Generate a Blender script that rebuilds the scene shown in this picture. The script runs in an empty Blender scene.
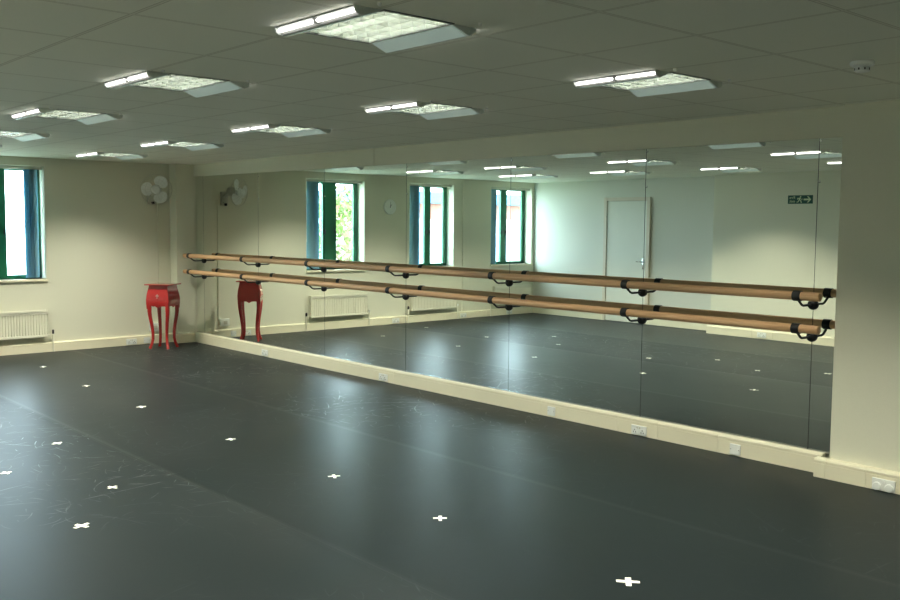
import bpy, bmesh, math, random
from mathutils import Vector, Matrix
random.seed(7)
SC = bpy.context.scene
COL = SC.collection
PI = math.pi

# ------------------------------------------------------------------ layout (metres)
XB = -0.466          # window wall plane (faces +x)
H = 2.512            # ceiling height
HM = 2.344           # top of mirrors
HB = 0.142           # bottom of mirrors / top of trunking
D = 7.20             # door wall at y = -D
D2 = 6.87            # projecting stretch of that wall
XJ = 3.735           # where the projecting stretch starts
XE = 14.2            # end wall behind the camera
XC = 9.19            # column left edge
YC = -0.08           # column front face

# ------------------------------------------------------------------ materials
def new_mat(name):
    m = bpy.data.materials.new(name); m.use_nodes = True
    nt = m.node_tree; b = nt.nodes['Principled BSDF']
    return m, nt, b

def simple(name, col, rough=.5, metal=0., bump=0., bscale=40., coat=0., emit=0., var=0., spec=None):
    m, nt, b = new_mat(name)
    b.inputs['Base Color'].default_value = (*col, 1)
    b.inputs['Roughness'].default_value = rough
    b.inputs['Metallic'].default_value = metal
    if spec is not None: b.inputs['Specular IOR Level'].default_value = spec
    if coat:
        b.inputs['Coat Weight'].default_value = coat
        b.inputs['Coat Roughness'].default_value = .03
    if emit:
        b.inputs['Emission Color'].default_value = (*col, 1)
        b.inputs['Emission Strength'].default_value = emit
    tc = nt.nodes.new('ShaderNodeTexCoord')
    if bump or var:
        n = nt.nodes.new('ShaderNodeTexNoise'); n.inputs['Scale'].default_value = bscale
        n.inputs['Detail'].default_value = 4
        nt.links.new(tc.outputs['Object'], n.inputs['Vector'])
        if bump:
            bp = nt.nodes.new('ShaderNodeBump'); bp.inputs['Strength'].default_value = bump
            bp.inputs['Distance'].default_value = .01
            nt.links.new(n.outputs['Fac'], bp.inputs['Height']); nt.links.new(bp.outputs['Normal'], b.inputs['Normal'])
        if var:
            mx = nt.nodes.new('ShaderNodeMix'); mx.data_type = 'RGBA'
            mx.inputs['A'].default_value = (*[c*(1-var) for c in col], 1)
            mx.inputs['B'].default_value = (*[min(1, c*(1+var)) for c in col], 1)
            nt.links.new(n.outputs['Fac'], mx.inputs['Factor']); nt.links.new(mx.outputs['Result'], b.inputs['Base Color'])
    return m

M = {}
M['wall'] = simple('cream_wall_paint', (.73, .72, .575), .75, bump=.06, bscale=120, var=.03)
M['wall_dim'] = simple('dimmed_wall_paint', (.66, .66, .57), .75, bump=.06, bscale=120, var=.03)  # wall paint darkened: weaker light on the door wall put into the colour
M['trunk'] = simple('cream_trunking', (.80, .75, .56), .45, var=.02, bscale=8)
M['white'] = simple('white_plastic', (.82, .84, .79), .35, var=.02, bscale=15)
M['cream_plastic'] = simple('cream_plastic', (.58, .57, .47), .4, var=.02, bscale=15)
M['radiator'] = simple('radiator_enamel', (.78, .76, .62), .35, var=.02, bscale=15)
M['door'] = simple('door_paint', (.72, .72, .62), .5, var=.02, bscale=6)
M['frame_wood'] = simple('pinkish_door_frame', (.66, .58, .46), .5, var=.04, bscale=20)
M['dark'] = simple('dark_gap', (.03, .03, .03), .7, var=.1)
M['black'] = simple('black_iron', (.012, .012, .014), .42, var=.2, bscale=60)
M['chrome'] = simple('brushed_chrome', (.75, .75, .74), .25, metal=1, var=.05)
M['green_frame'] = simple('green_window_paint', (.012, .16, .07), .4, var=.08, bscale=20)
M['blind'] = simple('blue_blind_fabric', (.30, .52, .60), .8, var=.06, bscale=60, bump=.1)
def blind_mat():
    m = M['blind']; nt = m.node_tree; b = nt.nodes['Principled BSDF']; o = nt.nodes['Material Output']
    t = nt.nodes.new('ShaderNodeBsdfTranslucent'); t.inputs['Color'].default_value = (.3, .58, .70, 1)
    mx = nt.nodes.new('ShaderNodeMixShader'); mx.inputs[0].default_value = .36
    nt.links.new(b.outputs[0], mx.inputs[1]); nt.links.new(t.outputs[0], mx.inputs[2]); nt.links.new(mx.outputs[0], o.inputs[0])
blind_mat()
M['red'] = simple('red_lacquer', (.40, .010, .008), .35, coat=1., var=.12, bscale=14)
M['silver'] = simple('old_silver', (.72, .70, .62), .35, metal=.8, var=.1, bscale=80)
M['tape'] = simple('white_cloth_tape', (.85, .84, .74), .7, var=.05, bscale=60)
M['grey_panel'] = simple('grey_lamp_panel', (.72, .76, .72), .35, var=.03, bscale=8)
M['louvre'] = simple('bright_louvre_metal', (.84, .88, .82), .22, metal=.6, var=.05, bscale=30)
M['bright_white'] = simple('bright_white_plastic', (.93, .94, .92), .3, var=.02, bscale=15)
M['dark_frame'] = simple('dark_grey_frame', (.16, .17, .16), .5, var=.05)
M['tray'] = simple('white_lamp_tray', (.82, .82, .76), .3, var=.03)
M['leaf'] = simple('tree_leaves', (.10, .16, .03), .6, var=.4, bscale=3)
M['bark'] = simple('tree_bark', (.16, .11, .07), .9, bump=.5, bscale=12, var=.2)
M['render_white'] = simple('white_house_render', (.55, .53, .50), .8, var=.04, bscale=3)
M['fascia'] = simple('blue_fascia', (.03, .09, .15), .5, var=.05)
M['grey_glass'] = simple('house_window_glass', (.35, .42, .48), .1, var=.05)
M['ground'] = simple('outdoor_ground', (.25, .27, .2), .9, var=.3, bscale=.8)
M['sign_green'] = simple('sign_green', (.004, .075, .045), .4, var=.05)
M['sign_pale'] = simple('sign_pale', (.62, .70, .45), .5, var=.03)

def tube_mat():
    m, nt, b = new_mat('glowing_lamp_tube')
    b.inputs['Base Color'].default_value = (.9, .9, .9, 1)
    b.inputs['Emission Color'].default_value = (1, .97, .92, 1)
    b.inputs['Emission Strength'].default_value = 3.5
    return m
M['tube'] = tube_mat()
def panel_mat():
    m, nt, b = new_mat('lamp_panel_added_glow')
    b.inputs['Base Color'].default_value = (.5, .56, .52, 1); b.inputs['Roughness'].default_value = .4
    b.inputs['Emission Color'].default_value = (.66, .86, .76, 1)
    b.inputs['Emission Strength'].default_value = .16  # faint emission stands in for light falling on the wing's inner face
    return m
M['added_glow_panel'] = panel_mat()
def tube_mat2():
    m, nt, b = new_mat('louvre_lamp_tube')
    b.inputs['Base Color'].default_value = (.9, .9, .9, 1)
    b.inputs['Emission Color'].default_value = (.97, 1, .94, 1)
    b.inputs['Emission Strength'].default_value = 10
    return m
M['tube2'] = tube_mat2()

def wood_mat():
    m, nt, b = new_mat('pale_beech_rail')
    tc = nt.nodes.new('ShaderNodeTexCoord'); mp = nt.nodes.new('ShaderNodeMapping')
    mp.inputs['Scale'].default_value = (1.2, 40, 40)
    n = nt.nodes.new('ShaderNodeTexNoise'); n.inputs['Scale'].default_value = 1.5; n.inputs['Detail'].default_value = 5
    cr = nt.nodes.new('ShaderNodeValToRGB')
    cr.color_ramp.elements[0].position = .3; cr.color_ramp.elements[0].color = (.60, .33, .16, 1)
    cr.color_ramp.elements[1].position = .75; cr.color_ramp.elements[1].color = (.76, .50, .28, 1)
    nt.links.new(tc.outputs['Object'], mp.inputs['Vector']); nt.links.new(mp.outputs['Vector'], n.inputs['Vector'])
    nt.links.new(n.outputs['Fac'], cr.inputs['Fac']); nt.links.new(cr.outputs['Color'], b.inputs['Base Color'])
    b.inputs['Roughness'].default_value = .38
    return m
M['wood'] = wood_mat()

def mirror_mat():
    m, nt, b = new_mat('silvered_mirror')
    b.inputs['Base Color'].default_value = (.88, .915, .865, 1)
    b.inputs['Metallic'].default_value = 1
    b.inputs['Roughness'].default_value = 0.0
    return m
M['mirror'] = mirror_mat()

def brick_mat():
    m, nt, b = new_mat('red_brick')
    tc = nt.nodes.new('ShaderNodeTexCoord')
    br = nt.nodes.new('ShaderNodeTexBrick'); br.inputs['Scale'].default_value = 6
    br.inputs['Color1'].default_value = (.16, .05, .035, 1); br.inputs['Color2'].default_value = (.2, .07, .04, 1)
    br.inputs['Mortar'].default_value = (.25, .2, .18, 1)
    nt.links.new(tc.outputs['Object'], br.inputs['Vector']); nt.links.new(br.outputs['Color'], b.inputs['Base Color'])
    b.inputs['Roughness'].default_value = .85
    return m
M['brick'] = brick_mat()

def glass_mat():
    m = bpy.data.materials.new('clear_window_glass'); m.use_nodes = True
    nt = m.node_tree; nt.nodes.clear()
    o = nt.nodes.new('ShaderNodeOutputMaterial'); mx = nt.nodes.new('ShaderNodeMixShader')
    t = nt.nodes.new('ShaderNodeBsdfTransparent'); t.inputs['Color'].default_value = (.95, .98, .97, 1)
    g = nt.nodes.new('ShaderNodeBsdfGlossy'); g.inputs['Roughness'].default_value = .02
    f = nt.nodes.new('ShaderNodeLayerWeight'); f.inputs['Blend'].default_value = .5
    pw = nt.nodes.new('ShaderNodeMath'); pw.operation = 'POWER'; pw.inputs[1].default_value = 5
    ad = nt.nodes.new('ShaderNodeMath'); ad.operation = 'MULTIPLY_ADD'; ad.inputs[1].default_value = .9; ad.inputs[2].default_value = .03
    nt.links.new(f.outputs['Facing'], pw.inputs[0]); nt.links.new(pw.outputs[0], ad.inputs[0])
    nt.links.new(ad.outputs[0], mx.inputs[0]); nt.links.new(t.outputs[0], mx.inputs[1]); nt.links.new(g.outputs[0], mx.inputs[2])
    nt.links.new(mx.outputs[0], o.inputs[0])
    return m
M['glass'] = glass_mat()

def ceiling_mat():
    m, nt, b = new_mat('mineral_ceiling_tiles')
    N, L = nt.nodes, nt.links
    geo = N.new('ShaderNodeNewGeometry'); sx = N.new('ShaderNodeSeparateXYZ'); L.new(geo.outputs['Position'], sx.inputs[0])
    def mth(op, a, bb=None, c=None):
        n = N.new('ShaderNodeMath'); n.operation = op
        for i, v in enumerate((a, bb, c)):
            if v is None: continue
            if isinstance(v, (int, float)): n.inputs[i].default_value = v
            else: L.new(v, n.inputs[i])
        return n.outputs[0]
    T = .643
    fx = mth('PINGPONG', mth('SUBTRACT', sx.outputs[0], 9.19-T*40), T/2)
    fy = mth('PINGPONG', mth('SUBTRACT', sx.outputs[1], -4.02-T*40), T/2)
    d = mth('MINIMUM', fx, fy)
    line = mth('LESS_THAN', d, .006)
    gap = mth('LESS_THAN', mth('ABSOLUTE', mth('SUBTRACT', d, .008)), .0025)
    nz = N.new('ShaderNodeTexNoise'); nz.inputs['Scale'].default_value = 90; nz.inputs['Detail'].default_value = 6
    L.new(geo.outputs['Position'], nz.inputs['Vector'])
    mx = N.new('ShaderNodeMix'); mx.data_type = 'RGBA'
    mx.inputs['A'].default_value = (.86, .87, .76, 1); mx.inputs['B'].default_value = (.91, .92, .81, 1)
    L.new(nz.outputs['Fac'], mx.inputs['Factor'])
    m2 = N.new('ShaderNodeMix'); m2.data_type = 'RGBA'; m2.inputs['B'].default_value = (.82, .82, .71, 1)
    L.new(mx.outputs['Result'], m2.inputs['A']); L.new(line, m2.inputs['Factor'])
    m3 = N.new('ShaderNodeMix'); m3.data_type = 'RGBA'; m3.inputs['B'].default_value = (.60, .59, .50, 1)
    L.new(m2.outputs['Result'], m3.inputs['A']); L.new(gap, m3.inputs['Factor'])
    L.new(m3.outputs['Result'], b.inputs['Base Color'])
    bp = N.new('ShaderNodeBump'); bp.inputs['Strength'].default_value = .12; bp.inputs['Distance'].default_value = .004
    L.new(nz.outputs['Fac'], bp.inputs['Height']); L.new(bp.outputs['Normal'], b.inputs['Normal'])
    b.inputs['Roughness'].default_value = .85
    return m
M['ceiling'] = ceiling_mat()

def floor_mat():
    m, nt, b = new_mat('dark_dance_vinyl')
    N, L = nt.nodes, nt.links
    geo = N.new('ShaderNodeNewGeometry'); sx = N.new('ShaderNodeSeparateXYZ'); L.new(geo.outputs['Position'], sx.inputs[0])
    def mth(op, a, bb=None, c=None, clamp=False):
        n = N.new('ShaderNodeMath'); n.operation = op; n.use_clamp = clamp
        for i, v in enumerate((a, bb, c)):
            if v is None: continue
            if isinstance(v, (int, float)): n.inputs[i].default_value = v
            else: L.new(v, n.inputs[i])
        return n.outputs[0]
    W = 1.745
    yy = mth('SUBTRACT', sx.outputs[1], -3.46-W*20)
    roll = mth('FLOOR', mth('DIVIDE', yy, W))
    wn = N.new('ShaderNodeTexWhiteNoise'); wn.noise_dimensions = '1D'; L.new(roll, wn.inputs['W'])
    seam = mth('LESS_THAN', mth('PINGPONG', yy, W/2), .004)
    seamw = mth('LESS_THAN', mth('PINGPONG', yy, W/2), .028)
    # short curved scuffs from dancing: in every voronoi cell one thin arc of random direction
    def scuffs(scale, L_, w_, curve, off):
        mp = N.new('ShaderNodeMapping'); mp.inputs['Location'].default_value = (off, off*.37, 0)
        L.new(geo.outputs['Position'], mp.inputs['Vector'])
        vo = N.new('ShaderNodeTexVoronoi'); vo.voronoi_dimensions = '2D'; vo.inputs['Scale'].default_value = scale
        L.new(mp.outputs['Vector'], vo.inputs['Vector'])
        sub = N.new('ShaderNodeVectorMath'); sub.operation = 'SUBTRACT'
        L.new(mp.outputs['Vector'], sub.inputs[0]); L.new(vo.outputs['Position'], sub.inputs[1])
        a = N.new('ShaderNodeSeparateXYZ'); L.new(sub.outputs[0], a.inputs[0])
        c = N.new('ShaderNodeSeparateXYZ'); L.new(vo.outputs['Color'], c.inputs[0])
        th = mth('MULTIPLY', c.outputs[0], 6.283); cs = mth('COSINE', th); sn = mth('SINE', th)
        u = mth('ADD', mth('MULTIPLY', a.outputs[0], cs), mth('MULTIPLY', a.outputs[1], sn))
        v = mth('SUBTRACT', mth('MULTIPLY', a.outputs[1], cs), mth('MULTIPLY', a.outputs[0], sn))
        k = mth('MULTIPLY', mth('SUBTRACT', c.outputs[1], .5), curve)
        dv = mth('ABSOLUTE', mth('SUBTRACT', v, mth('MULTIPLY', k, mth('MULTIPLY', u, u))))
        line = mth('SUBTRACT', 1, mth('DIVIDE', dv, w_), clamp=True)
        ends = mth('MULTIPLY', mth('SUBTRACT', mth('MULTIPLY', c.outputs[2], L_), mth('ABSOLUTE', u)), 30, clamp=True)
        return mth('MULTIPLY', line, ends)
    sc = scuffs(2.2, .28, .006, 3., 1.7)
    for args in ((3.1, .20, .005, 6., 7.3), (4.7, .14, .0045, 9., 3.9), (1.2, .5, .007, 1.2, 12.1), (3.6, .18, .004, 5., 5.5), (6., .10, .004, 9., 9.1)):
        sc = mth('MAXIMUM', sc, scuffs(*args))
    brk = N.new('ShaderNodeTexNoise'); brk.inputs['Scale'].default_value = 9; brk.inputs['Detail'].default_value = 3
    L.new(geo.outputs['Position'], brk.inputs['Vector'])
    sc = mth('MULTIPLY', sc, mth('MULTIPLY', mth('SUBTRACT', brk.outputs['Fac'], .40), 5, clamp=True))
    big = N.new('ShaderNodeTexNoise'); big.inputs['Scale'].default_value = .55; big.inputs['Detail'].default_value = 3
    L.new(geo.outputs['Position'], big.inputs['Vector'])
    patch = mth('MULTIPLY_ADD', mth('SUBTRACT', big.outputs['Fac'], .44), 5, .2, clamp=True)
    # the middle roll of vinyl is cleaner than the two beside it
    mid = mth('MULTIPLY', mth('GREATER_THAN', sx.outputs[1], -3.45), mth('LESS_THAN', sx.outputs[1], -1.72))
    patch = mth('MULTIPLY', patch, mth('SUBTRACT', 1, mth('MULTIPLY', mid, .75)))
    far = mth('MAXIMUM', mth('DIVIDE', mth('SUBTRACT', 8.0, sx.outputs[0]), 2.5, clamp=True), .12)
    sc = mth('MULTIPLY', mth('MULTIPLY', sc, patch), far)
    fine = N.new('ShaderNodeTexNoise'); fine.inputs['Scale'].default_value = 160; fine.inputs['Detail'].default_value = 4
    L.new(geo.outputs['Position'], fine.inputs['Vector'])
    mx = N.new('ShaderNodeMix'); mx.data_type = 'RGBA'
    mx.inputs['A'].default_value = (.007, .011, .012, 1); mx.inputs['B'].default_value = (.012, .017, .0175, 1)
    L.new(mth('ADD', mth('MULTIPLY', fine.outputs['Fac'], .6), mth('MULTIPLY', wn.outputs['Value'], .4)), mx.inputs['Factor'])
    m2 = N.new('ShaderNodeMix'); m2.data_type = 'RGBA'; m2.inputs['B'].default_value = (.30, .34, .34, 1)
    L.new(mx.outputs['Result'], m2.inputs['A']); L.new(mth('MULTIPLY', sc, .85), m2.inputs['Factor'])
    m3 = N.new('ShaderNodeMix'); m3.data_type = 'RGBA'; m3.inputs['B'].default_value = (.020, .023, .023, 1)
    L.new(m2.outputs['Result'], m3.inputs['A']); L.new(seam, m3.inputs['Factor'])
    L.new(m3.outputs['Result'], b.inputs['Base Color'])
    r = mth('ADD', .30, mth('MULTIPLY', wn.outputs['Value'], .06))
    r = mth('ADD', r, mth('MULTIPLY', big.outputs['Fac'], .10))
    r = mth('SUBTRACT', r, mth('MULTIPLY', seamw, .03))
    L.new(r, b.inputs['Roughness'])
    b.inputs['Specular IOR Level'].default_value = .09
    bp = N.new('ShaderNodeBump'); bp.inputs['Strength'].default_value = .05; bp.inputs['Distance'].default_value = .002
    L.new(fine.outputs['Fac'], bp.inputs['Height']); L.new(bp.outputs['Normal'], b.inputs['Normal'])
    return m
M['floor'] = floor_mat()

# ------------------------------------------------------------------ mesh builder
class MB:
    def __init__(s): s.bm = bmesh.new()
    def box(s, x0, x1, y0, y1, z0, z1, bev=0.):
        r = bmesh.ops.create_cube(s.bm, size=1)
        vs = r['verts']
        for v in vs:
            v.co = Vector(((x0+x1)/2+v.co.x*(x1-x0), (y0+y1)/2+v.co.y*(y1-y0), (z0+z1)/2+v.co.z*(z1-z0)))
        if bev:
            es = list({e for v in vs for e in v.link_edges})
            bmesh.ops.bevel(s.bm, geom=es, offset=bev, segments=2, affect='EDGES', profile=.5)
        return s
    def rings(s, rings, cap=True, closed=True):
        R = [[s.bm.verts.new(p) for p in ring] for ring in rings]
        n = len(R[0])
        for a, b in zip(R, R[1:]):
            for i in range(n if closed else n-1):
                j = (i+1) % n
                s.bm.faces.new((a[i], a[j], b[j], b[i]))
        if cap:
            s.bm.faces.new(list(reversed(R[0]))); s.bm.faces.new(R[-1])
        return s
    def tube(s, pts, r, n=12, cap=True):
        pts = [Vector(p) for p in pts]
        rs = r if isinstance(r, (list, tuple)) else [r]*len(pts)
        up = Vector((0, 0, 1)); rings = []
        prev = None
        for i, p in enumerate(pts):
            d = (pts[min(i+1, len(pts)-1)]-pts[max(i-1, 0)]).normalized()
            if prev is None:
                a = d.cross(up)
                if a.length < 1e-3: a = d.cross(Vector((1, 0, 0)))
            else:
                a = prev - d*prev.dot(d)
            a.normalize(); prev = a; b = d.cross(a)
            rings.append([p+(a*math.cos(2*PI*k/n)+b*math.sin(2*PI*k/n))*rs[i] for k in range(n)])
        return s.rings(rings, cap)
    def lathe(s, prof, origin=(0, 0, 0), axis=(0, 0, 1), n=32):
        """prof: (radius, height) pairs along axis"""
        w = Vector(axis).normalized(); u = w.orthogonal().normalized(); v = w.cross(u); o = Vector(origin)
        return s.rings([[o+w*h+(u*math.cos(2*PI*k/n)+v*math.sin(2*PI*k/n))*max(r, 1e-4) for k in range(n)] for r, h in prof])
    def prism(s, prof, ax, a, b):
        """profile in the two other axes (cyclic order), extruded along axis ax from a to b"""
        def P(t, q):
            if ax == 0: return (t, q[0], q[1])
            if ax == 1: return (q[0], t, q[1])
            return (q[0], q[1], t)
        return s.rings([[P(a, q) for q in prof], [P(b, q) for q in prof]])
    def xf(s, mat):
        bmesh.ops.transform(s.bm, matrix=mat, verts=s.bm.verts); return s
    def build(s, name, mat, parent=None, smooth=False, loc=None):
        bmesh.ops.recalc_face_normals(s.bm, faces=s.bm.faces)
        me = bpy.data.meshes.new(name); s.bm.to_mesh(me); s.bm.free()
        if smooth:
            for p in me.polygons: p.use_smooth = True
            me.set_sharp_from_angle(angle=math.radians(40))
        me.materials.append(mat)
        o = bpy.data.objects.new(name, me); COL.objects.link(o)
        if parent: o.parent = parent
        if loc: o.location = loc
        return o

def tag(o, label=None, cat=None, group=None, kind=None):
    if label: o['label'] = label
    if cat: o['category'] = cat
    if group: o['group'] = group
    if kind: o['kind'] = kind
    return o
def empty(name, loc=(0, 0, 0), rz=0., parent=None):
    o = bpy.data.objects.new(name, None); COL.objects.link(o); o.location = loc; o.rotation_euler = (0, 0, rz)
    o.empty_display_size = .1
    if parent: o.parent = parent
    return o
def copy_tree(o, parent=None):
    c = o.copy(); COL.objects.link(c); c.parent = parent
    for ch in list(o.children): copy_tree(ch, c)
    return c
def struct(name, mb, mat, smooth=False, parent=None):
    o = mb.build(name, mat, parent, smooth)
    if parent is None: o['kind'] = 'structure'
    return o

# ------------------------------------------------------------------ ceiling lights: where they hang (x, y, x scale)
LIGHTS = [
    (9.01, -3.80, 0.96, 'largest ceiling light, at the top of the photo, its louvre grid clearly visible'),
    (6.96, -3.70, 1.0, 'second largest ceiling light, directly behind the largest in the left row'),
    (4.80, -3.56, 1.05, 'ceiling light third in the left row, near the left edge, whole louvre in view'),
    (2.72, -3.40, 1.10, 'ceiling light cut by the left edge of the photo, only its grey end in view'),
    (8.90, -1.80, 0.96, 'ceiling light nearest the smoke detector and the column'),
    (7.03, -1.87, 0.98, 'ceiling light above the middle of the mirrors, in front of the seam in the bulkhead'),
    (5.02, -1.81, 1.06, 'ceiling light third along the row that runs beside the mirror wall'),
    (2.90, -1.70, 1.10, 'ceiling light fourth along the mirror-side row, just before the farthest one'),
    (0.80, -1.60, 1.15, 'farthest ceiling light, close to the window wall and the white fan'),
    (1.05, -3.33, 1.10, 'ceiling light by the window wall, seen only in the mirror above the first window'),
    (1.31, -5.14, 1.30, 'ceiling light seen in the mirror above the window nearest the far corner'),
    (3.12, -5.25, 1.15, 'ceiling light seen in the mirror just left of the closed door'),
    (4.84, -5.54, 1.02, 'ceiling light seen in the mirror between the closed door and the exit sign'),
    (10.95, -1.80, 0.97, 'ceiling light over the thick wall right of the column, outside the photo'),
    (10.95, -3.75, 0.97, 'ceiling light beside the camera, outside the photo'),
    (8.75, -5.80, 0.97, 'ceiling light to the left of the camera, outside the photo'),
    (10.95, -5.50, 0.97, 'ceiling light just before the camera, outside the photo'),
    (6.73, -5.43, 0.97, 'ceiling light seen in the mirror at the column edge, right of the exit sign'),
]
LW, LL = .175, .29    # half width (y) and half length (x) of the louvre opening

# ------------------------------------------------------------------ room shell
struct('floor', MB().box(XB-.26, XE+.1, -D-.1, .3, -.12, 0), M['floor'])

# ceiling with an opening for each light
xs = {XB-.26, XE+.1}; ys = {-D-.1, .3}
holes = []
for (x, y, s, _) in LIGHTS:
    hx = LL*s
    y -= .02
    holes.append((x-hx, x+hx, y-LW, y+LW)); xs |= {x-hx, x+hx}; ys |= {y-LW, y+LW}
xs = sorted(xs); ys = sorted(ys)
cb = MB(); cache = {}
def cv(x, y):
    if (x, y) not in cache: cache[(x, y)] = cb.bm.verts.new((x, y, H))
    return cache[(x, y)]
for i in range(len(xs)-1):
    for j in range(len(ys)-1):
        mxx = (xs[i]+xs[i+1])/2; myy = (ys[j]+ys[j+1])/2
        if any(a < mxx < b and c < myy < d for a, b, c, d in holes): continue
        cb.bm.faces.new((cv(xs[i], ys[j]), cv(xs[i], ys[j+1]), cv(xs[i+1], ys[j+1]), cv(xs[i+1], ys[j])))
struct('ceiling', cb, M['ceiling'])

# window openings in the left wall: (y0, y1)
ZS, ZT = .955, 2.405
WINS = [(-3.13, -2.0), (-5.11, -4.09), (-7.13, -6.04)]
WT = .26
wl = MB()
edges = [-D-.1] + [v for w in sorted(WINS) for v in w] + [.3]
for k in range(0, len(edges), 2):
    wl.box(XB-WT, XB, edges[k], edges[k+1], 0, H)
for a, b in WINS:
    wl.box(XB-WT, XB, a, b, 0, ZS); wl.box(XB-WT, XB, a, b, ZT, H)
struct('wall_left', wl, M['wall'])
struct('wall_right', MB().box(XB-.3, XE+.1, .02, .2, 0, H), M['wall'])
struct('wall_back', MB().box(XB-.02, XJ, -D-.15, -D, 0, H), M['wall_dim'])
struct('wall_back_projection', MB().box(XJ, XE+.1, -D-.15, -D2, 0, H), M['wall'])
struct('wall_end', MB().box(XE, XE+.15, -D, .2, 0, H), M['wall'])
def zb(x): return 2.346-.0040*(x-XB)         # underside of the bulkhead, not quite level
tb1 = MB()
for a, b in ((XB, 3.952), (3.964, XC+.1)):
    tb1.rings([[(x, -.02, zb(x)), (x, .02, zb(x)), (x, .02, H), (x, -.02, H)] for x in (a, b)])
struct('trim_1', tb1, M['wall'])     # bulkhead over the mirrors
struct('trim_2', MB().box(XB, -.262, -.29, .02, 0, H, .004), M['wall'])                                   # pilaster in the corner
struct('trim_3', MB().box(XC, XE, YC, .02, 0, H), M['wall'])                                              # column / thicker wall right of the mirrors
# thin vertical conduits on the window wall
struct('trim_4', MB().box(XB, XB+.012, -5.345, -5.325, .124, H), M['wall'])
struct('trim_5', MB().box(XB, XB+.014, -.475, -.455, .27, 2.03, .003), M['wall'])

# trunking (skirting) : profile with a slim rounded lid; lid in lengths with small joints
def trunk_profile(t, h):   # (out, z)
    return [(0, 0), (t, 0), (t, h*.74), (t-.003, h*.75), (t-.003, h*.77), (t, h*.78), (t, h*.90), (t-.006, h*.97), (t-.014, h), (0, h)]
def trunk_x(name, x0, x1, yface, sgn, t, h, joints):
    mb = MB(); cuts = [x0]+[j for j in sorted(joints) if x0 < j < x1]+[x1]
    for a, b in zip(cuts, cuts[1:]):
        mb.prism([(yface+sgn*o, z) for o, z in trunk_profile(t, h)], 0, a+(.0015 if a != x0 else 0), b-(.0015 if b != x1 else 0))
    return struct(name, mb, M['trunk'])
def trunk_y(name, y0, y1, xface, sgn, t, h, joints):
    mb = MB(); cuts = [y0]+[j for j in sorted(joints) if y0 < j < y1]+[y1]
    for a, b in zip(cuts, cuts[1:]):
        mb.prism([(xface+sgn*o, z) for o, z in trunk_profile(t, h)], 1, a+(.0015 if a != y0 else 0), b-(.0015 if b != y1 else 0))
    return struct(name, mb, M['trunk'])
trunk_x('baseboard_right', -.262+.046, 9.12, .0, -1, .045, HB, [1.55, 4.0, 4.34, 6.48, 7.35, 7.75, 8.3])
trunk_x('baseboard_column', 9.11, XE, YC, -1, .062, .13, [9.19, 9.47, 9.72, 11.5])
trunk_y('baseboard_left', -D, -.29, XB, 1, .046, .124, [-1.95, -2.6, -3.9, -4.9, -5.9])
trunk_y('baseboard_pilaster', -.336, 0, -.262, 1, .046, .124, [])
trunk_x('baseboard_back', XB, 1.31, -D, 1, .046, .124, [.6])
trunk_x('baseboard_behind', 2.27, XJ, -D, 1, .046, .124, [])
trunk_x('baseboard_jog', XJ-.04, XE, -D2, 1, .046, .124, [4.5, 4.85, 7])

# ------------------------------------------------------------------ windows
def make_window(n, a, b, m0, m1):
    xf0, xf1 = XB-.235, XB-.185
    fr = MB()
    fr.box(xf0, xf1, a, a+.085, ZS, ZT, .004).box(xf0, xf1, b-.085, b, ZS, ZT, .004)
    fr.box(xf0, xf1, a, b, ZS, ZS+.05, .004).box(xf0, xf1, a, b, ZT-.06, ZT, .004)
    fr.box(xf0, xf1+.012, m0, m1, ZS, ZT, .004)
    w = fr.build('window_%d' % n, M['green_frame']); w['kind'] = 'structure'
    for c0, c1 in ((a+.085, m0), (m1, b-.085)):
        MB().box(XB-.213, XB-.207, c0, c1, ZS+.05, ZT-.06).build('pane', M['glass'], w)
    # handles on the mullion
    for yy in (m0+.03, m1-.03):
        h = MB().box(xf1+.012, xf1+.024, yy-.008, yy+.008, 1.53, 1.60, .003)
        h.tube([(xf1+.024, yy, 1.585), (xf1+.05, yy, 1.585), (xf1+.052, yy, 1.51)], .0055, 8)
        h.build('handle', M['black'], w, True)
    sill = MB().box(XB-.185, XB+.028, a-.015, b+.015, ZS-.035, ZS, .006)
    sill.build('window_sill', M['trunk'], w)
    return w
make_window(1, *WINS[0], -2.69, -2.425)
make_window(2, *WINS[1], -4.715, -4.575)
make_window(3, *WINS[2], -6.625, -6.465)

# blinds: headrail plus gathered slats at the mirror-side end of each opening
def make_blind(a, b, width, label):
    r = empty('vertical_blind', (XB-.06, b, ZS))
    tag(r, label, 'blind', 'blue vertical blinds')
    MB().box(-.022, .022, a-b+.01, -.01, ZT-ZS-.045, ZT-ZS-.005, .004).build('headrail', M['cream_plastic'], r)
    k = 0; y = -.035
    n = max(3, int(width/.038))
    for k in range(n):
        yy = -.092-k*(width-.05)/n
        s = MB().box(-.058, .058, -.0012, .0012, .015, ZT-ZS-.045)
        s.xf(Matrix.Translation((0, yy, 0)) @ Matrix.Rotation(math.radians(-42+random.uniform(-4, 4)), 4, 'Z'))
        s.build('slat', M['blind'], r)
    c = MB().tube([(.035, -.02, .45), (.035, -.02, ZT-ZS-.04)], .003, 6)
    c.build('pull_cord', M['white'], r)
    return r
make_blind(*WINS[0], .20, 'blue vertical blind gathered in the window at the left edge of the photo')
make_blind(*WINS[1], .19, 'blue vertical blind gathered in the middle window of the mirror image, right of the clock')
make_blind(*WINS[2], .09, 'narrow blue vertical blind in the window nearest the room corner, in the mirror')

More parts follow.
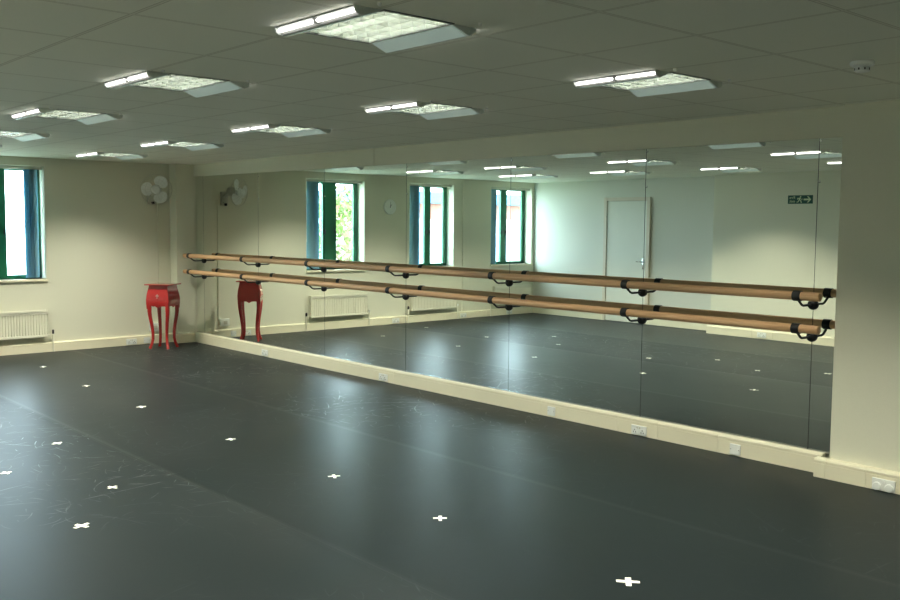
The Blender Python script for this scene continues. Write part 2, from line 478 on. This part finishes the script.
# ------------------------------------------------------------------ radiators
def make_radiator(y0, y1, label, flip=False):
    r = empty('radiator', (XB, 0, .2)); tag(r, label, 'radiator', 'cream panel radiators under the windows')
    z0, z1 = 0, .355
    # fluted front panel
    prof = []; n = int((y1-y0)/.034)
    for k in range(n):
        ya = y0+(y1-y0)*k/n; st = (y1-y0)/n
        prof += [(.088, ya), (.088, ya+st*.5), (.078, ya+st*.62), (.078, ya+st*.88)]
    prof += [(.088, y1), (.07, y1), (.07, y0)]
    mb = MB().prism([(x, y) for x, y in prof], 2, z0+.03, z1-.05)
    mb.box(.07, .09, y0, y1, z0, z0+.035, .006)
    mb.build('panel', M['radiator'], r)
    g = MB()
    g.box(.03, .092, y0, y1, z1-.035, z1-.027)
    g.box(.085, .092, y0-.003, y1+.003, z1-.055, z1, .003).box(.03, .036, y0, y1, z1-.05, z1)
    m = 40
    for k in range(m):
        ya = y0+(y1-y0)*(k+.5)/m; g.box(.034, .088, ya-.004, ya+.004, z1-.03, z1-.004)
    g.build('top_grille', M['radiator'], r)
    MB().box(.03, .09, y0-.004, y0, z0+.005, z1, .001).build('side_panel', M['radiator'], r)
    MB().box(.03, .09, y1, y1+.004, z0+.005, z1, .001).build('side_panel', M['radiator'], r)
    MB().box(.002, .04, y0+.15, y0+.19, z0+.05, z1-.06).build('bracket', M['radiator'], r)
    MB().box(.002, .04, y1-.19, y1-.15, z0+.05, z1-.06).build('bracket', M['radiator'], r)
    yp = y1+.075
    p = MB().tube([(.06, y1-.01, .03), (.06, yp, .03), (.06, yp, -.2)], .009, 10)
    p.build('pipe', M['radiator'], r, True)
    v = MB().lathe([(.010, 0), (.013, .005), (.013, .045), (.010, .055), (.0, .057)], (.06, yp, .035), n=16)
    v.build('valve', M['black'], r, True)
    yq = y0-.06
    p = MB().tube([(.06, y0+.01, .03), (.06, yq, .03), (.06, yq, -.2)], .009, 10)
    p.build('pipe', M['radiator'], r, True)
    MB().lathe([(.011, 0), (.015, .01), (.015, .04), (0, .045)], (.06, yq, .03), n=16).build('valve', M['white'], r, True)
make_radiator(-3.13, -2.03, 'cream radiator at the left edge under the partly seen window')
make_radiator(-5.12, -4.10, 'cream radiator under the middle window, seen in the mirror below the rails')
make_radiator(-7.05, -6.08, 'cream radiator by the room corner, seen in the mirror behind the rails')

# ------------------------------------------------------------------ mirrors
MJ = [-.235, -.008, 1.486, 2.988, 4.500, 6.026, 7.544, 8.993, 9.45]
ML = ['narrow strip of mirror in the corner, beside the pilaster',
      'mirror panel reflecting the white fan and the red side table',
      'mirror panel reflecting the left part of the first window, right of the fan',
      'mirror panel reflecting the wall clock',
      'mirror panel reflecting the middle window with the white building beyond',
      'mirror panel reflecting the room corner and most of the closed door',
      'mirror panel reflecting the green exit sign',
      'narrow last mirror panel beside the right-hand column']
for k, lab in enumerate(ML):
    a, b = MJ[k]+.0022, MJ[k+1]-.0022
    o = MB().box(a, b, -.006, 0, HB+.004, HM).build('mirror_panel', M['mirror'])
    tag(o, lab, 'mirror', 'wall mirror panels')
    o.data.materials.append(M['chrome'])
    if k > 0:
        for z in (HM-.05, HM-.33):
            MB().lathe([(.009, 0), (.009, .002), (.004, .003)], (MJ[k]+.010, -.006, z), (0, -1, 0), 12).build('clip', M['chrome'], o)
    if k in (6, 7):
        pass
    MB().box(a, b, -.009, -.006, HB+.001, HB+.012).build('bottom_channel', M['chrome'], o)
struct('trim_6', MB().box(MJ[0], MJ[-1], .0005, .02, HB, HM), M['dark'])    # backing board behind the mirrors

# ------------------------------------------------------------------ ballet barres
JX = [-.003, 1.475, 2.975, 4.496, 6.022, 7.540, 8.992]
def make_barre(zr, zd, label):
    r = empty('ballet_barre', (0, 0, 0)); tag(r, label, 'barre', 'wall-mounted wooden barres')
    x0, x1, y, R = -.155, 9.155, -.225, .030
    MB().tube([(x0, y, zr), (x0+.004, y, zr), (x1-.004, y, zr), (x1, y, zr)], [R-.005, R, R, R-.005], 24).build('rail', M['wood'], r, True)
    for x in JX:
        br = MB().tube([(x, -.014, zd), (x, -.145, zd), (x, -.165, zd+.006), (x, -.208, zr-.034)], .0085, 10)
        b = br.build('bracket_arm', M['black'], r, True)
        MB().lathe([(.036, 0), (.036, .008), (.031, .018), (.020, .026), (.0, .029)], (x, -.0095, zd), (0, -1, 0), 20).build('wall_plate', M['black'], b, True)
        MB().lathe([(R+.001, -.028), (R+.006, -.027), (R+.006, .027), (R+.001, .028)], (x, y, zr), (1, 0, 0), 24).build('collar', M['black'], b, True)
make_barre(1.237, 1.166, 'upper wooden ballet barre running along the mirrors')
make_barre(1.015, .942, 'lower wooden ballet barre running along the mirrors')

# ------------------------------------------------------------------ lights
def make_fixture(label):
    r = empty('ceiling_light', (0, 0, H)); tag(r, label, 'ceiling light', 'recessed ceiling lights with side lamps')
    # tray above the ceiling
    t = MB()
    zt = .11
    t.box(-LL-.006, LL+.006, -LW-.006, LW+.006, zt, zt+.004)
    t.box(-LL-.006, -LL, -LW-.006, LW+.006, 0.001, zt).box(LL, LL+.006, -LW-.006, LW+.006, 0.001, zt)
    t.box(-LL, LL, -LW-.006, -LW, 0.001, zt).box(-LL, LL, LW, LW+.006, 0.001, zt)
    t.build('tray', M['tray'], r)
    lv = MB()
    nx, ny = 7, 5
    for k in range(nx+1):
        x = -LL+.004+(2*LL-.008)*k/nx
        lv.prism([(x-.001, .002), (x+.001, .002), (x+.006, .040), (x-.006, .040)], 1, -LW, LW)
    for k in range(ny+1):
        y = -LW+.003+(2*LW-.006)*k/ny
        lv.prism([(y-.001, .002), (y+.001, .002), (y+.006, .040), (y-.006, .040)], 0, -LL, LL)
    lv.build('louvre', M['louvre'], r)
    for y in (-.09, .09):
        MB().tube([(-LL+.02, y, .075), (LL-.02, y, .075)], .013, 10).build('tube', M['tube2'], r, True)
    for s in (-1, 1):
        w = MB().prism([(s*.177, 0), (s*.268, -.035), (s*.281, -.035), (s*.284, 0)], 0, -LL+.002, LL-.002)
        for e in (-LL, LL): w.prism([(s*.266, -.034), (s*.296, -.030), (s*.308, -.022), (s*.312, 0), (s*.276, 0)], 0, e-.002, e+.002)
        wo = w.build('lamp_wing', M['grey_panel'], r)
        ch = MB().box(-LL, LL, min(s*.2835, s*.2855), max(s*.2835, s*.2855), -.033, -.001)
        ch.box(-LL, LL, min(s*.2855, s*.311), max(s*.2855, s*.311), -.006, -.002)
        ch.box(-.003, .003, min(s*.2855, s*.305), max(s*.2855, s*.305), -.026, -.006)
        ch.build('lamp_channel', M['dark_frame'], wo)
        for q0, q1 in ((-LL+.008, -.011), (.011, LL-.008)):
            c = Vector((0, s*.298, -.0165))
            pts = [c+Vector((x, 0, 0)) for x in (q0, q0+.004, q0+.012, q1-.012, q1-.004, q1)]
            MB().tube(pts, [.003, .0065, .0085, .0085, .0065, .003], 12).build('lamp_tube', M['tube'], wo, True)
        MB().lathe([(.009, 0), (.009, -.006), (.005, -.011), (0, -.012)], (LL+.085, s*.255, 0), n=12).build('end_knob', M['bright_white'], wo, True)
        MB().prism([(s*.185, -.0045), (s*.264, -.0350), (s*.264, -.0370), (s*.185, -.0065)], 0, -LL+.010, LL-.010).build('added_glow_panel', M['added_glow_panel'], wo)  # thin skin added over the wing, glowing so it looks lit
    f = MB()
    f.box(-LL-.012, LL+.012, -LW-.004, -LW+.004, -.004, .003).box(-LL-.012, LL+.012, LW-.004, LW+.004, -.004, .003)
    f.box(-LL-.012, -LL+.004, -LW, LW, -.004, .003).box(LL-.004, LL+.012, -LW, LW, -.004, .003)
    f.build('frame', M['dark_frame'], r)
    return r
proto = make_fixture(LIGHTS[0][3])
POWER = 26
for i, (x, y, s, lab) in enumerate(LIGHTS):
    o = proto if i == 0 else copy_tree(proto)
    o.location = (x, y-.02, H); o.scale = (s, 1, 1); o['label'] = lab
    ld = bpy.data.lights.new('louvre_light', 'AREA'); ld.shape = 'RECTANGLE'; ld.size = .52; ld.size_y = .32
    ld.energy = POWER; ld.color = (1.0, .975, .82); ld.spread = math.radians(113)
    lo = bpy.data.objects.new('louvre_light', ld); COL.objects.link(lo); lo.location = (x, y-.02, H-.006)

# ------------------------------------------------------------------ smoke detector
sd = empty('smoke_detector', (10.02, -1.60, H)); tag(sd, 'round white smoke detector on the ceiling at the upper right', 'smoke detector')
MB().lathe([(.055, 0), (.058, -.006), (.056, -.018), (.040, -.026), (0, -.027)], n=32).build('base', M['bright_white'], sd, True)
MB().lathe([(.036, -.027), (.036, -.045), (.030, -.050), (0, -.051)], n=32).build('sensor_head', M['bright_white'], sd, True)
for k in range(8):
    a = 2*PI*k/8
    s = MB().box(.034, .0368, -.0035, .0035, -.042, -.032); s.xf(Matrix.Rotation(a, 4, 'Z')); s.build('vent', M['dark'], sd)

# ------------------------------------------------------------------ sockets
def make_socket(kind, loc, rz, label, group='sockets in the skirting trunking'):
    """local: plate in xz plane facing -y"""
    r = empty('socket_outlet', loc, rz); tag(r, label, 'socket', group)
    w, h = (.15, .078) if kind in ('double', 'covered') else (.088, .08)
    MB().box(-w/2, w/2, -.008, .002, -h/2, h/2, .003).build('plate', M['white'], r)
    if kind == 'double':
        for s in (-1, 1):
            f = MB().box(s*.038-.024, s*.038+.024, -.011, -.008, -.03, .012, .002).build('socket_face', M['white'], r)
            for dx, dz in ((0, .002), (-.011, -.016), (.011, -.016)):
                MB().box(s*.038+dx-.0035, s*.038+dx+.0035, -.0116, -.0105, dz-.005, dz+.005).build('pin_hole', M['dark'], f)
            MB().box(s*.012-.006, s*.012+.006, -.013, -.008, .014, .030, .002).build('switch', M['cream_plastic'], r)
    elif kind == 'covered':
        for s in (-1, 1):
            MB().lathe([(.027, 0), (.027, .010), (.023, .014), (0, .015)], (s*.040, -.008, -.012), (0, -1, 0), 24).build('safety_cover', M['white'], r, True)
        MB().box(-.008, .008, -.014, -.008, .010, .030, .002).build('switch', M['white'], r)
    else:
        for s in (-1, 1):
            MB().lathe([(.004, 0), (.004, .002), (0, .0025)], (s*.033, -.008, 0), (0, -1, 0), 10).build('screw', M['chrome'], r)
        MB().box(-.026, .026, -.0095, -.008, -.022, .022, .001).build('cover', M['white'], r)
    return r
YT = -.047
make_socket('double', (1.70, YT, .05), 0, 'white double socket in the skirting farthest from the camera, below the red table reflection')
make_socket('double', (4.17, YT, .048), 0, 'white double socket in the skirting below the clock reflection')
make_socket('blank', (6.612, YT, .055), 0, 'white blank plate in the skirting at the centre, between the two double sockets')
make_socket('double', (7.57, YT, .045), 0, 'white double socket in the skirting below the closed door reflection')
make_socket('blank', (8.45, YT, .05), 0, 'white single plate in the skirting below the exit sign reflection')
make_socket('covered', (9.59, YC-.064, .042), 0, 'white double socket with two round safety covers on the column skirting')
XT = XB+.048
make_socket('double', (XT, -.90, .05), PI/2, 'white double socket in the skirting to the left of the red table')
make_socket('blank', (XT, -.68, .052), PI/2, 'white single plate in the skirting behind the red table legs')
make_socket('double', (XT, -3.76, .055), PI/2, 'white double socket in the skirting between the first and middle windows, in the mirror')
make_socket('double', (XT, -5.32, .055), PI/2, 'white double socket in the skirting between the middle and corner windows, in the mirror')
make_socket('double', (XT, -6.5, .055), PI/2, 'white double socket in the skirting below the corner window, in the mirror')
make_socket('double', (4.67, -D2+.048, .06), PI, 'white double socket on the wall below the exit sign, in the mirror')
sb = empty('fan_switch_box', (XB, -.55, .225)); tag(sb, 'white switch box on the wall just above the skirting behind the red table', 'switch')
MB().box(0, .045, -.075, .075, -.055, .055, .006).build('box', M['white'], sb)
MB().box(.045, .052, -.03, .03, -.025, .025, .003).build('switch', M['cream_plastic'], sb)

# ------------------------------------------------------------------ wall fan
fan = empty('wall_fan', (XB, -.56, 2.05)); tag(fan, 'white three-blade wall fan in the corner above the red table', 'fan')
base = MB().box(0, .05, -.055, .055, -.10, .10, .012); base.build('base', M['cream_plastic'], fan, True)
sw = MB().lathe([(.012, 0), (.022, -.006), (.022, -.035), (.014, -.042), (0, -.043)], (.068, -.005, -.065), n=16); sw.build('pull_switch', M['black'], fan, True)
MB().box(.05, .085, -.03, .03, -.068, -.05, .004).build('switch_bracket', M['cream_plastic'], fan)
MB().tube([(.03, 0, .03), (.12, -.005, .06), (.17, -.015, .09)], [.03, .026, .03], 14).build('neck', M['cream_plastic'], fan, True)
fc = Vector((.335, -.075, .093))          # blade hub, local
fd = Vector((math.cos(math.radians(-26)), math.sin(math.radians(-26)), -.05)).normalized()
MB().lathe([(.03, -.19), (.06, -.175), (.066, -.09), (.05, -.065), (.02, -.055)], fc, fd, 24).build('motor', M['cream_plastic'], fan, True)
fu = Vector((0, 0, 1)).cross(fd).normalized(); fv = fd.cross(fu)
def fp(r, a, h): return fc+(fu*math.cos(a)+fv*math.sin(a))*r+fd*h
def wire_cage(h0, h1, name, R=.205, n=20):
    c = MB()
    c.tube([fp(R, 2*PI*k/48, 0) for k in range(49)], .0035, 6, False)
    for rr, t in ((.07, .97), (.14, .72)):
        c.tube([fp(rr, 2*PI*k/36, h0+(h1-h0)*t) for k in range(37)], .001, 5, False)
    for k in range(n):
        a = 2*PI*k/n
        c.tube([fp(R, a, h0), fp(R*.9, a, h0+(h1-h0)*.45), fp(R*.6, a, h0+(h1-h0)*.85), fp(.04, a, h1)], .0008, 4)
    return c.build(name, M['cream_plastic'], fan, True)
wire_cage(0, .075, 'front_cage'); wire_cage(0, -.07, 'rear_cage')
MB().lathe([(.038, 0), (.038, .004), (.0, .009)], fc+fd*.072, fd, 24).build('cage_badge', M['white'], fan, True)
MB().lathe([(.06, -.025), (.064, .008), (.056, .022), (.03, .032), (0, .033)], fc, fd, 28).build('hub_cap', M['white'], fan, True)
for k in range(3):
    a0 = math.radians(178-120*k)
    b = MB(); top = []; bot = []
    outline = []
    # broad rounded blade in polar form
    for t in range(25):
        th = 2*PI*t/24
        rr = .120+.078*math.cos(th)
        aa = a0+(.80*math.sin(th))*(1.0-.22*math.cos(th))
        tw = -.028*math.sin(th)
        outline.append((rr, aa, tw))
    outline = outline[:-1]
    b.rings([[fp(r_, a_, t_-.0015) for r_, a_, t_ in outline], [fp(r_, a_, t_+.0015) for r_, a_, t_ in outline]])
    b.build('blade', M['white'], fan)

# ------------------------------------------------------------------ wall clock (seen in the mirror)
ck = empty('wall_clock', (XB, -3.655, 1.985)); tag(ck, 'round white wall clock between two windows, seen in the mirror', 'clock')
MB().lathe([(.128, 0), (.130, .012), (.124, .028), (.112, .030), (.108, .024), (0, .022)], (0, 0, 0), (1, 0, 0), 40).build('case', M['white'], ck, True)
fm = MB()
for k in range(12):
    t = MB
    a = 2*PI*k/12; L = .016 if k % 3 == 0 else .009
    d = Vector((0, math.sin(a), math.cos(a))); s = Vector((0, math.cos(a), -math.sin(a)))*.0018
    vs = [Vector((.0236, 0, 0))+d*(.096-L)+s, Vector((.0236, 0, 0))+d*.096+s, Vector((.0236, 0, 0))+d*.096-s, Vector((.0236, 0, 0))+d*(.096-L)-s]
    fm.rings([[v-Vector((.001, 0, 0)) for v in vs], vs])
fm.build('hour_marks', M['black'], ck)
def hand(ang, ln, name):
    d = Vector((0, math.sin(ang), math.cos(ang))); s = Vector((0, math.cos(ang), -math.sin(ang)))*.004
    o = Vector((.026, 0, 0)); vs = [o-d*.015+s, o+d*ln+s*.5, o+d*ln-s*.5, o-d*.015-s]
    MB().rings([[v-Vector((.0012, 0, 0)) for v in vs], vs]).build(name, M['black'], ck)
hand(math.radians(-35), .058, 'hour_hand'); hand(math.radians(-5), .085, 'minute_hand')

# ------------------------------------------------------------------ red side table (bombe, cabriole legs)
tb = empty('side_table', (.105, -.67, 0), math.radians(37)); tb.scale = (.94, .94, 1); tag(tb, 'small red lacquered side table with curved legs standing in the corner', 'side table')
# local: front face towards -y
MB().box(-.19, .19, -.19, .19, .857, .872, .005).build('tabletop', M['red'], tb)
def half(z):
    pts = [(.545, .163), (.60, .172), (.66, .173), (.72, .167), (.78, .156), (.83, .146), (.857, .141)]
    for (z0, h0), (z1, h1) in zip(pts, pts[1:]):
        if z <= z1: return h0+(h1-h0)*(z-z0)/(z1-z0)
    return pts[-1][1]
body = MB(); zs_ = [.585+.272*k/14 for k in range(15)]
body.rings([[(half(z)*sx, half(z)*sy, z) for sx, sy in ((-1, -1), (1, -1), (1, 1), (-1, 1))] for z in zs_])
body.build('body', M['red'], tb, True)
# scalloped apron under each face
for k in range(4):
    ap = MB(); n = 24; up = []; lo = []
    for i in range(n+1):
        t = -1+2*i/n
        hz = .590; a = abs(t)
        drop = .012+.040*max(0, (a-.62)/.38)**1.6+.022*math.exp(-(t/.16)**2)
        up.append((half(.59)*t, -half(.59), .59)); lo.append((half(.59)*t, -half(.56), .59-drop))
    R1 = [Vector(p) for p in up]+[Vector(p) for p in reversed(lo)]
    R2 = [p+Vector((0, .014, 0)) for p in R1]
    ap.rings([R1, R2]); ap.xf(Matrix.Rotation(k*PI/2, 4, 'Z'))
    ap.build('apron', M['red'], tb)
for sx in (-1, 1):
    for sy in (-1, 1):
        prof = [(.62, .142, .028), (.56, .140, .031), (.50, .140, .029), (.42, .132, .026), (.32, .118, .024), (.22, .108, .022), (.13, .108, .0205), (.07, .118, .020), (.03, .132, .021), (.0, .140, .023)]
        MB().tube([(sx*h, sy*h, z) for z, h, r_ in prof], [r_ for z, h, r_ in prof], 12).build('leg', M['red'], tb, True)
# drawer line and silver mount
dr = MB(); zz = [.655+.165*k/8 for k in range(9)]
dr.rings([[(-.118, -half(z)-.003, z), (.118, -half(z)-.003, z), (.118, -half(z)+.01, z), (-.118, -half(z)+.01, z)] for z in zz])
dro = dr.build('drawer', M['red'], tb)
orn = MB()
for (cx, cz, rx, rz) in ((0, .722, .011, .022), (-.014, .716, .010, .010), (.014, .716, .010, .010), (0, .690, .008, .012)):
    pts = [(cx+rx*math.cos(2*PI*t/12), cz+rz*math.sin(2*PI*t/12)) for t in range(12)]
    orn.rings([[(x, -.164, z) for x, z in pts], [(cx+(x-cx)*.6, -.182, cz+(z-cz)*.6) for x, z in pts]])
orn.build('drawer_mount', M['silver'], dro, True)

# ------------------------------------------------------------------ door in the back wall (seen in the mirror)
DX0, DX1, DZ = 1.36, 2.225, 2.13
dr_ = MB().box(DX0, DX1, -D, -D+.03, .006, DZ, .002)
door = dr_.build('door_1', M['door']); door['kind'] = 'structure'
fr = MB().box(DX0-.07, DX0-.004, -D, -D+.045, 0, DZ+.07, .004).box(DX1+.004, DX1+.07, -D, -D+.045, 0, DZ+.07, .004).box(DX0-.004, DX1+.004, -D, -D+.045, DZ+.004, DZ+.07, .004)
fr.build('door_frame', M['frame_wood'], door)
h = MB().box(DX1-.075, DX1-.035, -D+.03, -D+.038, .95, 1.13, .003)
h.tube([(DX1-.055, -D+.036, 1.08), (DX1-.055, -D+.08, 1.08), (DX1-.17, -D+.085, 1.08)], .010, 10)
h.build('door_handle', M['chrome'], door, True)
for z in (.25, 1.05, 1.88):
    MB().tube([(DX0-.002, -D+.034, z-.05), (DX0-.002, -D+.034, z+.05)], .008, 8).build('hinge', M['chrome'], door, True)

# ------------------------------------------------------------------ exit sign (real sign faces +y; its arrow points to +x)
EX, EZ = 5.19, 2.105
es = empty('exit_sign', (EX, -D2, EZ), PI); tag(es, 'small green fire exit sign with running figure and arrow, seen in the mirror', 'exit sign')
# local frame after the half turn: x runs to the left of the room, sign faces local -y
MB().box(-.195, .195, -.006, 0, -.062, .062, .002).build('board', M['sign_green'], es)
def flat(name, polys, y0=-.0075, mat=M['sign_pale']):
    b = MB()
    for P_ in polys: b.rings([[(x, -.005, z) for x, z in P_], [(x, y0, z) for x, z in P_]])
    return b.build(name, mat, es)
flat('arrow', [[(-.17, 0), (-.125, .045), (-.105, .045), (-.135, .012), (-.055, .012), (-.055, -.012), (-.135, -.012), (-.105, -.045), (-.125, -.045)]])
man = [[(-.005+.011*math.cos(2*PI*t/12), .040+.011*math.sin(2*PI*t/12)) for t in range(12)],
       [(.018, .026), (-.004, .028), (.002, -.004), (.022, -.004)],
       [(.004, -.002), (.018, -.004), (-.004, -.022), (-.014, -.05), (-.026, -.046), (-.016, -.016)],
       [(.012, -.002), (.024, -.002), (.034, -.028), (.056, -.034), (.054, -.044), (.026, -.038)],
       [(-.004, .026), (-.002, .016), (-.022, .004), (-.034, .012), (-.038, .004), (-.022, -.006)],
       [(.016, .026), (.018, .014), (.036, .012), (.040, -.004), (.050, 0), (.044, .022)]]
flat('running_figure', man)
for txt, z in (('Fire', .010), ('exit', -.042)):
    cu = bpy.data.curves.new('sign_text', 'FONT'); cu.body = txt; cu.size = .058; cu.align_x = 'CENTER'; cu.extrude = .0008
    to = bpy.data.objects.new('sign_text_source', cu); COL.objects.link(to)
    me = bpy.data.meshes.new_from_object(to.evaluated_get(bpy.context.evaluated_depsgraph_get()))
    bpy.data.objects.remove(to)
    me.transform(Matrix.Translation((.125, -.0072, z)) @ Matrix.Rotation(PI/2, 4, 'X'))
    me.materials.clear(); me.materials.append(M['sign_pale'])
    o = bpy.data.objects.new('lettering', me); COL.objects.link(o); o.parent = es

# ------------------------------------------------------------------ tape crosses on the floor
TAPES = [(9.487, -2.663, .05, 'white tape cross at the lower right, the nearest one to the camera'),
         (8.165, -2.708, .02, 'white tape cross in the lower middle, second from the nearest along the right row'),
         (7.015, -2.655, .12, 'white tape cross third from the nearest along the right row, below the mirror'),
         (5.589, -2.653, .15, 'white tape cross fourth along the right row, left of the mirror skirting'),
         (3.885, -2.640, .2, 'white tape cross fifth along the right row, toward the red table'),
         (2.452, -2.607, .2, 'white tape cross sixth along the right row, below the radiator pipe'),
         (.856, -2.508, .2, 'farthest white tape cross, close to the left radiator'),
         (6.972, -4.332, .75, 'white tape cross lowest at the left, larger than the one just above it'),
         (6.325, -3.894, .7, 'white tape cross at left, just above and right of the lowest left one'),
         (4.867, -3.737, .6, 'white tape cross at left, on the scratched vinyl, above the edge one'),
         (5.521, -4.301, .4, 'white tape cross touching the left edge of the photo'),
         (3.203, -3.860, .3, 'white tape cross seen in the mirror below the corner window, right of two others'),
         (1.915, -3.670, .3, 'white tape cross seen in the mirror, below the middle window, on a seam'),
         (.348, -3.800, .3, 'white tape cross seen in the mirror nearest the middle radiator'),
         (2.505, -4.536, .3, 'white tape cross seen in the mirror farthest from the glass, near the far corner')]
tm = MB()
for a in (0, PI/2):
    q = MB; w, l = .013, .052
    c, s = math.cos(a), math.sin(a)
    z0, z1 = (0, .0012) if a == 0 else (.0013, .0022)
    P_ = [(x*c-y*s, x*s+y*c) for x, y in ((-l, -w), (l*1.05, -w*1.1), (l, w), (-l, w*.9))]
    tm.rings([[(x, y, z0) for x, y in P_], [(x, y, z1) for x, y in P_]])
t0 = tm.build('tape_cross', M['tape'])
for i, (x, y, a, lab) in enumerate(TAPES):
    o = t0 if i == 0 else t0.copy()
    if i: COL.objects.link(o)
    # arms laid across / along the line of sight at first, slightly askew on the others
    k_ = 1.0 if i == 0 else (.86 if i in (1, 2, 7) else .74); o.scale = (k_, k_*random.uniform(.85, 1.1), 1)
    base_a = math.atan2(y+6.24, x-12.21)
    o.location = (x, y, .0005); o.rotation_euler = (0, 0, base_a+a)
    tag(o, lab, 'tape mark', 'tape crosses on the dance floor')

# ------------------------------------------------------------------ outside the windows
struct('ground', MB().box(-60, -1.2, -60, 40, -3.6, -3.5), M['ground'])
bld = empty('building', (-16, -24, -3.5)); tag(bld, 'white building with a blue roof edge outside, seen through the mirrored windows', 'building')
bw_ = MB().box(-6, 0, -14, 9.5, 0, 5.4); bw_.build('wall', M['render_white'], bld)
MB().box(-6.3, .35, -14.3, 9.8, 6.0, 6.45, .02).build('roof_edge', M['fascia'], bld)
MB().box(-6.02, .03, -14.02, 9.52, 5.4, 6.0).build('brick_band', M['brick'], bld)
for y in (-12, -9.6, -7.2, -4.8, -2.4, 0, 2.4, 4.8, 7.2):
    for z in (1.0, 3.6):
        wf = MB().box(0, .05, y-.5, y+.5, z, z+1.25, .01).build('window', M['white'], bld)
        MB().box(.045, .055, y-.43, y-.03, z+.07, z+1.18).box(.045, .055, y+.03, y+.43, z+.07, z+1.18).build('pane', M['grey_glass'], wf)
def make_tree(x, y, hgt, rad, label, seed):
    rnd = random.Random(seed)
    t = empty('tree', (x, y, -3.5)); tag(t, label, 'tree', 'trees outside the windows')
    MB().tube([(0, 0, 0), (.05, .02, hgt*.3), (-.03, .05, hgt*.6), (0, 0, hgt*.85)], [.16, .12, .09, .03], 10).build('trunk', M['bark'], t, True)
    br = MB(); lf = MB()
    for k in range(16):
        a = rnd.uniform(0, 2*PI); z = hgt*rnd.uniform(.35, .8); l = rad*rnd.uniform(.5, .9)
        br.tube([(0, 0, z), (math.cos(a)*l*.5, math.sin(a)*l*.5, z+.35*l), (math.cos(a)*l, math.sin(a)*l, z+.5*l)], [.04, .025, .01], 6)
    br.build('branches', M['bark'], t, True)
    for k in range(2600):
        v = Vector((rnd.gauss(0, 1), rnd.gauss(0, 1), rnd.gauss(0, 1))).normalized()*rnd.uniform(.45, 1)**.5
        c = Vector((v.x*rad, v.y*rad, hgt*.66+v.z*hgt*.36))
        n = Vector((rnd.gauss(0, 1), rnd.gauss(0, 1), rnd.gauss(0, 1)+.6)).normalized(); u = n.orthogonal().normalized(); w = n.cross(u)
        s = rnd.uniform(.07, .14)
        lf.bm.faces.new([lf.bm.verts.new(c+u*s), lf.bm.verts.new(c+w*s*.5+n*.02), lf.bm.verts.new(c-u*s), lf.bm.verts.new(c-w*s*.5+n*.02)])
    lf.build('foliage', M['leaf'], t)
make_tree(-7.2, -7.6, 6.1, 1.5, 'leafy tree outside the first window, seen in the mirror', 3)

# ------------------------------------------------------------------ daylight
w = bpy.data.worlds.new('overcast_sky'); SC.world = w; w.use_nodes = True
bg = w.node_tree.nodes['Background']; bg.inputs['Color'].default_value = (.68, .86, 1.0, 1); bg.inputs['Strength'].default_value = 18.0
for a, b in WINS:
    pd = bpy.data.lights.new('window_portal', 'AREA'); pd.shape = 'RECTANGLE'; pd.size = b-a; pd.size_y = ZT-ZS
    pd.cycles.is_portal = True
    po = bpy.data.objects.new('window_portal', pd); COL.objects.link(po)
    po.location = (XB-.27, (a+b)/2, (ZS+ZT)/2); po.rotation_euler = (PI/2, 0, -PI/2)

# ------------------------------------------------------------------ camera
cd = bpy.data.cameras.new('camera'); cam = bpy.data.objects.new('camera', cd); COL.objects.link(cam); SC.camera = cam
cd.sensor_fit = 'HORIZONTAL'; cd.sensor_width = 36; cd.lens = 945.92/900*36; cd.clip_start = .05; cd.clip_end = 300
yaw, pitch, roll = .8442, -.0798, .0080
fwd = Vector((-math.sin(yaw)*math.cos(pitch), math.cos(yaw)*math.cos(pitch), math.sin(pitch)))
right = Vector((math.cos(yaw), math.sin(yaw), 0)); up = right.cross(fwd)
r2 = right*math.cos(roll)+up*math.sin(roll); u2 = up*math.cos(roll)-right*math.sin(roll)
R3 = Matrix((r2, u2, -fwd)).transposed()
cam.matrix_world = Matrix.Translation((12.209, -6.239, 1.701)) @ R3.to_4x4()

vs_ = SC.view_settings
SC.display_settings.display_device = 'sRGB'
vs_.view_transform = 'Standard'; vs_.look = 'None'; vs_.gamma = 1; vs_.use_curve_mapping = False
vs_.exposure = 0.55
